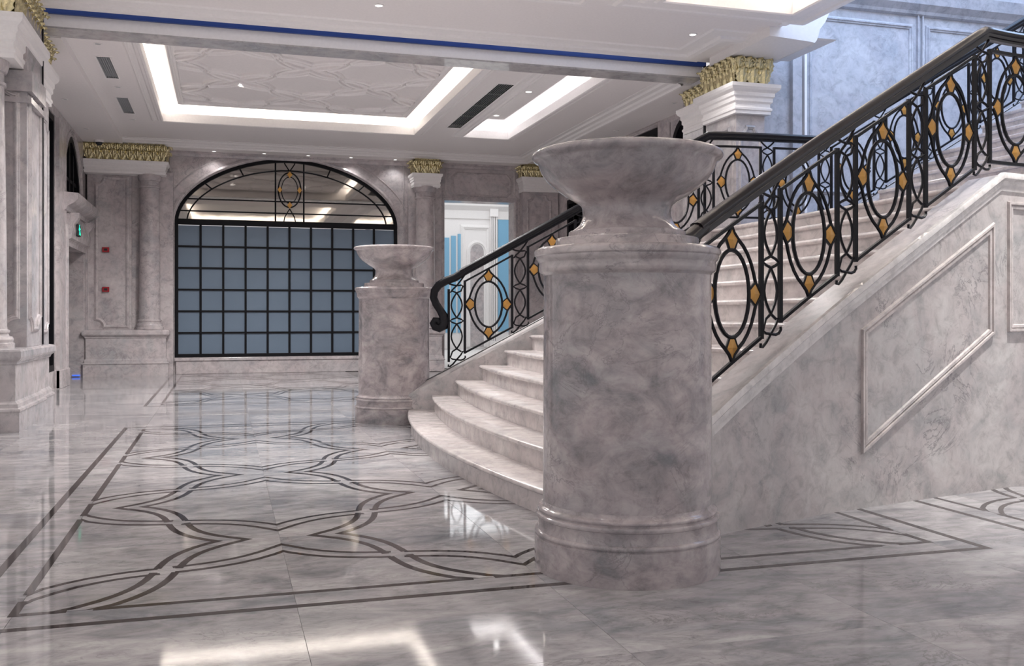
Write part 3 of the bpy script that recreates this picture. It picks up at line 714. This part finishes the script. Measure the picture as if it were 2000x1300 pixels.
# downlights
def downlight(x, y, z, lab, lit=True, power=0, ang=55, r=.055, grp='recessed downlights'):
    t = thing('downlight', lab, 'light', (x, y, z), grp)
    MB().lathe(x, y, [(r, z-.001), (r*1.35, z-.001), (r*1.35, z-.006), (r, z-.009), (r*.92, z-.004)], 20).make('trim_ring', 'white', t, smooth=True)
    MB().lathe(x, y, [(0, z-.004), (r*.93, z-.004)], 20).make('lens', 'lamp' if lit else 'grille', t)
    if power: spot('downlight_beam', (x, y, z-.03), power, ang)
downlight(.2, 13.95, 4.885, 'bright downlight in the relief panel near the beam, left', True, 620, 155)
downlight(.25, 15.85, 4.885, 'bright downlight in the relief panel, left and farther from the beam', True, 620, 155)
downlight(2.2, 13.95, 4.885, 'bright downlight in the relief panel near the beam, right', True, 620, 155)
downlight(1.2, 14.9, 4.885, 'dim small ceiling fitting at the centre of the relief panel', False, 0, r=.035)
downlight(2.2, 15.85, 4.885, 'dim small ceiling fitting in the right half of the relief panel', False, 0, r=.035)
downlight(4.77, 15.0, 4.86, 'bright downlight in the narrow ceiling recess, nearer the beam', True, 14, 150)
downlight(4.77, 16.95, 4.86, 'bright downlight in the narrow ceiling recess, farther from the beam', True, 14, 150)
for x, l in ((-.2, 'first'), (.8, 'second'), (1.7, 'third'), (2.6, 'fourth'), (3.55, 'fifth')):
    downlight(x, 20.72, 4.58, l+' small downlight from the left above the arched window', True, 10, 120, r=.04)
for x, l in ((.76, 'left of centre'), (1.72, 'at the middle'), (5.75, 'near the right pier')):
    downlight(x, 11.15, ZN, 'downlight in the near ceiling above the beam, '+l, True, 300 if x < 5 else 60, 150, r=.045)
for x, y, l in ((-1.56, 13.4, 'ahead of the first vent'), (-1.56, 15.85, 'between the two vents'), (-1.56, 18.4, 'beyond the second vent')):
    downlight(x, y, ZC, 'small unlit fitting on the left ceiling strip, '+l, False, r=.04)
for x, y, l in ((-2.4, 16.5, 'above the tall window'), (-2.4, 19.0, 'above the fanlight')):
    downlight(x, y, 4.6, 'small unlit fitting on the lower left soffit, '+l, False, r=.035)
for x, y, l in ((6.9, 14.0, 'nearer the pier'), (6.9, 16.4, 'farther from the pier')):
    downlight(x, y, 4.6, 'small unlit fitting on the right soffit, '+l, False, r=.035)
# near ceiling spots: pools on floor and stair; first added to brighten far pedestal
for (x, y, p, a) in ((.7, 9.4, 160, 60), (.35, 8.2, 640, 42), (-.2, 4.0, 60, 90), (2.9, 7.6, 260, 66), (4.2, 8.4, 150, 60), (4.2, 6.8, 150, 60)):
    spot('pool_and_fill_spot', (x, y, 5.0 if x < 3.5 else 4.79), p, a, .9, (1, .98, .95))
for x, y in ((.2, 16.2), (1.6, 17.2), (2.9, 16.2)): spot('back_hall_lamp', (x, y, 4.86), 230, 52, .9, (1, .98, .95))
spot('floor_lamp_pool', (5.5, 4.5, 4.75), 950, 60, 1, (1, .98, .95))

# ------------------------------------------------------------------ room beyond the doorway
fr = structure('wall_far_room')
MB().box(3.0, 12.5, 33, 33.2, 0, 6).make('end_wall', 'white', fr)
MB().box(3.0, 3.1, 21.35, 33, 0, 6).box(11.0, 11.1, 21.35, 33, 0, 6).make('side_walls', 'white', fr)
MB().box(3.0, 12.5, 21.35, 33.2, 5.5, 5.6).make('room_ceiling', 'white', fr)
mb = MB(); mb.sweep([(3.1, 21.5), (3.1, 33), (11.0, 33)], [(.0, .9), (.06, .88), (.1, .6), (.3, .45), (.36, .25), (.6, .15), (.65, 0)], DN(5.5)); mb.make('room_cornice', 'white', fr)
MB().box(4.0, 11, 21.36, 32.95, 0.001, .006).make('room_floor', 'cove', fr)
for x0, x1, z0, z1 in ((7.30, 7.56, .6, 3.93), (7.63, 7.80, .6, 4.0), (7.87, 7.98, .6, 4.07), (9.34, 9.76, .63, 4.66)):
    q = MB().box(x0, x1, 32.96, 33.0, z0, z1).make('blue_panel', 'bluepanel', fr)
mb = MB(); mb.sweep([(8.04, 0), (8.04, 4.32), (9.0, 4.32), (9.0, 0)], mould(3), XZ(33)); mb.make('niche_frame', 'white', fr)
npts = [(8.26, .1), (8.26, 3.45)]+[(8.57-.31*math.cos(PI*k/12), 3.45+.34*math.sin(PI*k/12)) for k in range(1, 12)]+[(8.88, 3.45), (8.88, .1)]
MB().prism(npts, XZ(33), .0, .02).make('niche', 'wall', fr)
mb = MB(); mb.sweep(npts, mould(2.4), XZ(33)); mb.make('niche_arch', 'white', fr)
for k in range(4): MB().box(9.03+.065*k, 9.07+.065*k, 32.85, 33, .3, 4.7).make('pilaster_flute', 'white', fr)
MB().box(9.0, 9.3, 32.8, 33, 4.7, 5.0).box(9.0, 9.3, 32.8, 33, 0, .3).make('pilaster_cap', 'white', fr)

# ------------------------------------------------------------------ stair hall wall
hw = MB().box(7.05, 16, 12.1, 12.4, 0, 9).make('wall_stair_hall', 'hall'); hw['kind'] = 'structure'
MB().box(7.78, 7.93, 12.02, 12.1, 0, 4.95).make('pilaster_strip', 'hall', hw)
MB().box(7.96, 8.0, 12.0, 12.1, 0, 4.95).make('edge_bead', 'white', hw)
for x0, x1 in ((8.1, 9.85), (10.15, 12.2), (12.5, 14.5)):
    mb = MB(); mb.sweep(rect(x0, x1, 3.0, 5.52), mould(1.4), XZ(12.1), closed=True); mb.make('panel_moulding', 'hall', hw)
for x in (9.96, 10.04, 12.32, 12.38): MB().box(x-.012, x+.012, 12.06, 12.1, 0, 5.7).make('stile_bead', 'hall', hw)
mb = MB(); mb.prism([(12.1, 5.68), (12.04, 5.70), (12.02, 5.74), (12.0, 5.76), (11.94, 5.82), (11.92, 5.9), (11.90, 5.98), (12.1, 6.0)], lambda u, v, h: (h, u, v), 7.4, 16); mb.make('hall_string_course', 'hall', hw)
mb = MB(); mb.box(16, 16.2, 5, 12.4, 0, 9); e_ = mb.make('wall_east', 'hall'); e_['kind'] = 'structure'

# ------------------------------------------------------------------ staircase
CP = np.array([(1.3, 3.95), (1.86, 4.33), (2.3, 4.58), (2.74, 4.78), (3.48, 5.04), (4.4, 5.26), (5.43, 5.49), (6.3, 5.55), (12, 5.55)])
_gx = np.arange(1.0, 12.0, .02); _gy = np.interp(_gx, CP[:, 0], CP[:, 1]); _k = np.ones(17)/17
_gy2 = np.convolve(np.pad(_gy, 8, mode='edge'), _k, mode='valid')
def Yo(X, off=0.0): return float(np.interp(X, _gx, _gy2))+off
YC = 7.61
def side(X, off, far): y = Yo(X, off); return 2*YC-y if far else y
RISE, TREAD, X1 = .165, .29, 1.64
NR = 13; ZL = NR*RISE                      # landing 2.145
XL1 = X1+TREAD*(NR-1); XF2 = 6.62
def zb(X):                                # bottom bar of the railing
    return min(.694+.577*(X-2.39), 2.295) if X < XF2-.02 else 2.295+.577*(X-(XF2-.02))
stair = thing('staircase', 'broad marble staircase with curved lower steps rising between two stone pedestals', 'staircase', (3.5, YC, 0))
def yclip(xf):
    y = 4.9
    for _ in range(12): y = Yo(xf(y), .26)
    return y
for k in range(NR):
    c = .037*max(0, 1-k/9.0)
    xf = lambda y: X1+TREAD*k+c*(y-YC)**2
    ya = yclip(xf); yb = 2*YC-ya
    n_ = 20 if c > 0 else 4
    yy = [ya+(yb-ya)*i/n_ for i in range(n_+1)]
    z1 = RISE*(k+1); th = .04; dep = TREAD+.09 if k < NR-1 else XF2-XL1+.3
    back = lambda y: xf(y)+dep
    mb = MB()
    sec = lambda y: [(xf(y)+.028, y, z1-RISE-(.0 if k else 0)), (xf(y)+.028, y, z1-th), (back(y), y, z1-th), (back(y), y, max(0, z1-RISE))]
    mb.grid([sec(y) for y in yy], cv=True); mb.f += [(0, 1, 2, 3), tuple(len(mb.v)-4+i for i in (3, 2, 1, 0))]
    so = mb.make('step' if k < NR-1 else 'landing', 'step', stair)
    mb = MB()
    def sec2(y):
        x = xf(y); b_ = back(y)
        return [(x+.028, y, z1-th), (x+.006, y, z1-th+.004), (x-.004, y, z1-th+.014), (x-.006, y, z1-th*.5), (x-.002, y, z1-.008), (x+.010, y, z1), (b_, y, z1), (b_, y, z1-th)]
    mb.grid([sec2(y) for y in yy], cv=True); q = len(mb.v); mb.f += [tuple(range(8)), tuple(q-8+i for i in range(8))[::-1]]
    mb.make('tread', 'step', so, smooth=True)
NF2 = 13
for k in range(NF2):
    x0 = XF2+TREAD*k; z1 = ZL+RISE*(k+1); ya = Yo(x0, .26); yb = 2*YC-ya
    so = MB().box(x0+.028, x0+TREAD+.09, ya, yb, z1-RISE, z1-.04).make('step', 'step', stair)
    MB().box(x0, x0+TREAD+.09, ya, yb, z1-.04, z1).make('tread', 'step', so, bevel=.012)
XE = 10.4
def zs(X): return zb(X)-.115
for far in (False, True):
    xs = [1.80+.12*i for i in range(int((XE-1.80)/.12)+1)]+[XE]
    xs = sorted(xs+[5.165, XF2-.02])
    mb = MB()
    mb.grid([[(X, side(X, 0, far), 0), (X, side(X, 0, far), zs(X)), (X, side(X, .3, far), zs(X)), (X, side(X, .3, far), 0)] for X in xs], cv=True)
    mb.f += [(0, 1, 2, 3), tuple(len(mb.v)-4+i for i in (3, 2, 1, 0))]
    st = mb.make('stringer', 'stringer', stair)
    # cap mouldings on the outer face
    prof = [(0.0, 0.012), (-.035, .010), (-.04, -.0), (-.04, -.03), (-.03, -.04), (-.022, -.045), (-.022, -.075), (-.014, -.085), (-.01, -.115), (0, -.12)]
    mb = MB(); mb.grid([[(X, side(X, o, far), zs(X)+h) for o, h in prof] for X in xs if X > 1.95])
    mb.make('cap_moulding', 'cap', st, smooth=True)
    if not far:
        def panel(poly, k=1.0):
            # densify and project on the curved face
            pts = []
            for (a, b_) in zip(poly, poly[1:]+poly[:1]):
                for i in range(8): pts.append((a[0]+(b_[0]-a[0])*i/8, a[1]+(b_[1]-a[1])*i/8))
            mb = MB(); mb.sweep(pts, [(o*k, h*k) for o, h in [(-.03, 0), (-.024, .014), (-.008, .016), (.0, .008), (.006, .022), (.02, .022), (.026, 0)]], lambda u, v, h: (u, Yo(u)-h, v), closed=True)
            mb.make('panel_moulding', 'step', st)
        panel([(3.82, .38), (5.06, 1.09), (5.06, 1.80), (3.82, 1.10)])
        panel([(5.26, 1.11), (6.3, 1.11), (6.3, 1.97), (5.26, 1.97)])

# ------------------------------------------------------------------ railings
def sec_sweep(pts, prof):
    """profile (lateral, up) along a 3D path, kept upright"""
    rows = []; n_ = len(pts)
    for i in range(n_):
        a = Vector(pts[max(0, i-1)]); c = Vector(pts[min(n_-1, i+1)]); t_ = (c-a).normalized()
        lat = Vector((-t_.y, t_.x, 0)); lat = lat.normalized() if lat.length > .05 else Vector((0, 1, 0)); up = t_.cross(-lat) if False else lat.cross(t_)*-1
        if up.z < 0 and abs(up.z) > 1e-3: up = -up
        rows.append([tuple(Vector(pts[i])+lat*o+up*h) for o, h in prof])
    mb = MB(); mb.grid(rows, cv=True); m_ = len(prof); q = len(mb.v)
    mb.f += [tuple(range(m_)), tuple(q-m_+i for i in range(m_))[::-1]]
    return mb
RAILP = [(-.022, -.045), (.022, -.045), (.024, -.03), (.038, -.026), (.04, -.012), (.036, -.004), (.044, .006), (.046, .022), (.036, .038), (.018, .046), (-.018, .046), (-.036, .038), (-.046, .022), (-.044, .006), (-.036, -.004), (-.04, -.012), (-.038, -.026), (-.024, -.03)]
def railing(far):
    lab = 'black wrought iron stair railing with amber diamonds, the far one beyond the steps' if far else 'black wrought iron stair railing with amber diamonds, rising from the large near pedestal'
    T = thing('stair_railing', lab, 'railing', (2.4, side(2.4, .15, far), .6))
    RM = 'iron' if far else 'rail'
    P = lambda X, z, d=0.0: (X, side(X, .15, far)+d, z)
    def tube(pts, r, name, closed=False, n=6, par=T): return MB().tube([P(*p) for p in pts], r, n, closed).make(name, 'iron', par, smooth=True)
    xk = [2.39, 3.045, 3.715, 4.385, 5.055, 5.77, 6.50, 7.24, 7.91, 8.58, 9.25]
    NWD = .165
    for x in xk:
        for q in (0, NWD):
            X = x+q; MB().box(X-.012, X+.012, P(X, 0)[1]-.012, P(X, 0)[1]+.012, zb(X)-.01, zb(X)+.80).make('post', 'iron', T)
        xc = x+NWD/2; z0 = zb(xc); sl = (zb(xc+.1)-zb(xc-.1))/.2
        ks = [-.03, .09, .365, .435, .71, .79]; am = [.066, .056, .068, .056, .066]
        for sg in (1, -1):
            pts = [(sg*.085, -.035), (sg*.088, -.055), (sg*.07, -.066), (sg*.04, -.058)]
            s_ = sg
            for i in range(5):
                s_ = -s_
                n_ = 8 if i in (1, 3) else 4
                for k in range(n_):
                    t_ = k/n_; pts.append((s_*am[i]*math.sin(PI*t_)**(1 if i in (1, 3) else 1.2) if t_ > 0 else 0, ks[i]+(ks[i+1]-ks[i])*t_))
            s_ = -s_; pts += [(0, .79), (s_*.045, .825), (s_*.08, .858)]
            tube([(xc+dx, z0+z+sl*dx*(1 if (z < .06 or z > .74) else 0)) for dx, z in pts], .0095, 'scroll_bar', n=5)
    for a, c in zip(xk[:-1], xk[1:]):
        xa, xb = a+NWD, c; xo = (xa+xb)/2
        for dz, nm in ((0, 'bottom_rail'), (.79, 'top_rail')):
            xs_ = [xa+(xb-xa)*i/6 for i in range(7)]
            MB().grid([[(X, P(X, 0)[1]-.014, zb(X)+dz-.011), (X, P(X, 0)[1]-.014, zb(X)+dz+.011), (X, P(X, 0)[1]+.014, zb(X)+dz+.011), (X, P(X, 0)[1]+.014, zb(X)+dz-.011)] for X in xs_], cv=True).make(nm, 'iron', T)
        zc = zb(xo)+.395; w2_ = min(.24, (xb-xa)/2-.005)
        tube([(xo+.142*math.cos(2*PI*k/28), zc+.252*math.sin(2*PI*k/28)) for k in range(28)], .0125, 'oval_ring', True)
        for sx in (1, -1):
            for sz in (1, -1):
                ctrl = [(.0, .392), (.02, .352), (.055, .315), (.095, .28), (.13, .235), (.16, .18), (.182, .12), (.197, .068), (w2_-.004, .012)]
                tube([(xo+sx*u, zc+sz*v) for u, v in ctrl], .0115, 'outer_ring')
                ctrl = [(.05, .318), (.034, .285), (.022, .258)]
                tube([(xo+sx*u, zc+sz*v) for u, v in ctrl], .009, 'diamond_rim', n=4)
                ctrl = [(.196, .07), (.172, .05), (.150, .03)]
                tube([(xo+sx*u, zc+sz*v) for u, v in ctrl], .009, 'diamond_rim', n=4)
        D1 = [(0, .378), (.020, .345), (.052, .314), (.034, .285), (.022, .262), (-.022, .262), (-.034, .285), (-.052, .314), (-.020, .345)]
        D2 = [(w2_-.008, 0), (.2, .058), (.185, .06), (.155, .036), (.15, 0), (.155, -.036), (.185, -.06), (.2, -.058)]
        for poly in (D1, [(u, -v) for u, v in D1], D2, [(-u, v) for u, v in D2]):
            cu = sum(p[0] for p in poly)/len(poly); cv = sum(p[1] for p in poly)/len(poly); mb = MB(); m_ = len(poly)
            vs = [P(xo+u, zc+v, -.004) for u, v in poly]+[P(xo+u, zc+v, .004) for u, v in poly]+[P(xo+cu, zc+cv, -.016), P(xo+cu, zc+cv, .016)]
            fs = [(i, (i+1) % m_, 2*m_) for i in range(m_)]+[(i+m_, (i+1) % m_+m_, 2*m_+1) for i in range(m_)]+[(i, (i+1) % m_, (i+1) % m_+m_, i+m_) for i in range(m_)]
            mb.add(vs, fs).make('diamond_plate', 'amber', T)
    # handrail: volute at the foot, then slope, landing, second slope
    HZ = .905
    # lower volute end
    xs_ = [2.52+.1*i for i in range(int((9.5-2.52)/.1)+1)]
    xs_ = sorted([x for x in xs_ if abs(x-5.165) > .07 and abs(x-XF2+.02) > .07]+[5.10, 5.165, 5.23, XF2-.08, XF2-.02, XF2+.04])
    hp = [P(X, zb(X)+HZ) for X in xs_]
    sec_sweep(hp, RAILP).make('handrail', RM, T, smooth=True)
    foot = [(2.56, zb(2.56)+HZ), (2.46, 1.625), (2.36, 1.585), (2.29, 1.54), (2.245, 1.475), (2.235, 1.40), (2.26, 1.33), (2.30, 1.265), (2.335, 1.20), (2.35, 1.135), (2.335, 1.085), (2.295, 1.06), (2.25, 1.075), (2.232, 1.115), (2.25, 1.15), (2.285, 1.15), (2.298, 1.12), (2.28, 1.105)]
    rr = [.046]*5+[.044]*3+[.05, .055, .055, .05, .045, .042, .038, .034, .03, .02]
    MB().tube([P(*p) for p in foot], rr, 12).make('volute', RM, T, smooth=True)
    return T
railing(False); railing(True)

# ------------------------------------------------------------------ pedestals with bowls
def pedestal(cx, cy, lab):
    t = thing('stone_pedestal', lab, 'pedestal', (cx, cy, 0), 'pedestals at the foot of the stair')
    lathe = lambda prof, nm: MB().lathe(cx, cy, prof, 96).make(nm, 'urn', t, smooth=True)
    lathe([(0, 0), (.443, 0), (.445, .01), (.444, .156), (.438, .159), (.438, .162), (.443, .166), (.445, .173), (.443, .180), (.437, .185), (.431, .187), (.429, .20), (.428, .232), (.430, .238), (.430, .241), (.437, .245), (.440, .254), (.437, .263), (.430, .267), (.424, .268), (.424, .273), (.428, .277), (.429, .284), (.426, .290), (.418, .294), (.410, .298), (.405, .306), (.404, .318), (0, .318)], 'base')
    lathe([(.404, .312), (.403, .8), (.400, 1.30), (.401, 1.398)], 'drum')
    lathe([(0, 1.39), (.401, 1.390), (.407, 1.398), (.415, 1.402), (.422, 1.410), (.424, 1.425), (.422, 1.448), (.424, 1.453), (.432, 1.462), (.436, 1.472), (.436, 1.480), (.444, 1.486), (.447, 1.498), (.444, 1.510), (.436, 1.516), (.428, 1.522), (.418, 1.522), (.345, 1.524), (.343, 1.528), (.342, 1.562), (.338, 1.568), (.284, 1.572), (.281, 1.578), (.279, 1.600), (.274, 1.604), (0, 1.605)], 'cap')
    lathe([(0, 1.600), (.272, 1.601), (.262, 1.608), (.243, 1.622), (.230, 1.634), (.220, 1.650), (.214, 1.668), (.211, 1.69), (.213, 1.712), (.220, 1.728), (.236, 1.742), (.262, 1.757), (.292, 1.773), (.322, 1.795), (.357, 1.822), (.388, 1.853), (.411, 1.886), (.423, 1.915), (.427, 1.927), (.430, 1.933), (.438, 1.938), (.449, 1.945), (.456, 1.955), (.457, 1.964), (.452, 1.974), (.442, 1.980), (.428, 1.982), (.410, 1.980), (.396, 1.97), (.38, 1.94), (.34, 1.89), (.26, 1.83), (.1, 1.80), (0, 1.80)], 'bowl')
    return t
pedestal(1.86, 4.29, 'large round marble pedestal with a wide bowl on top, in the foreground')
pedestal(1.86, 10.93, 'round marble pedestal with a bowl, the distant one at the far foot of the steps')
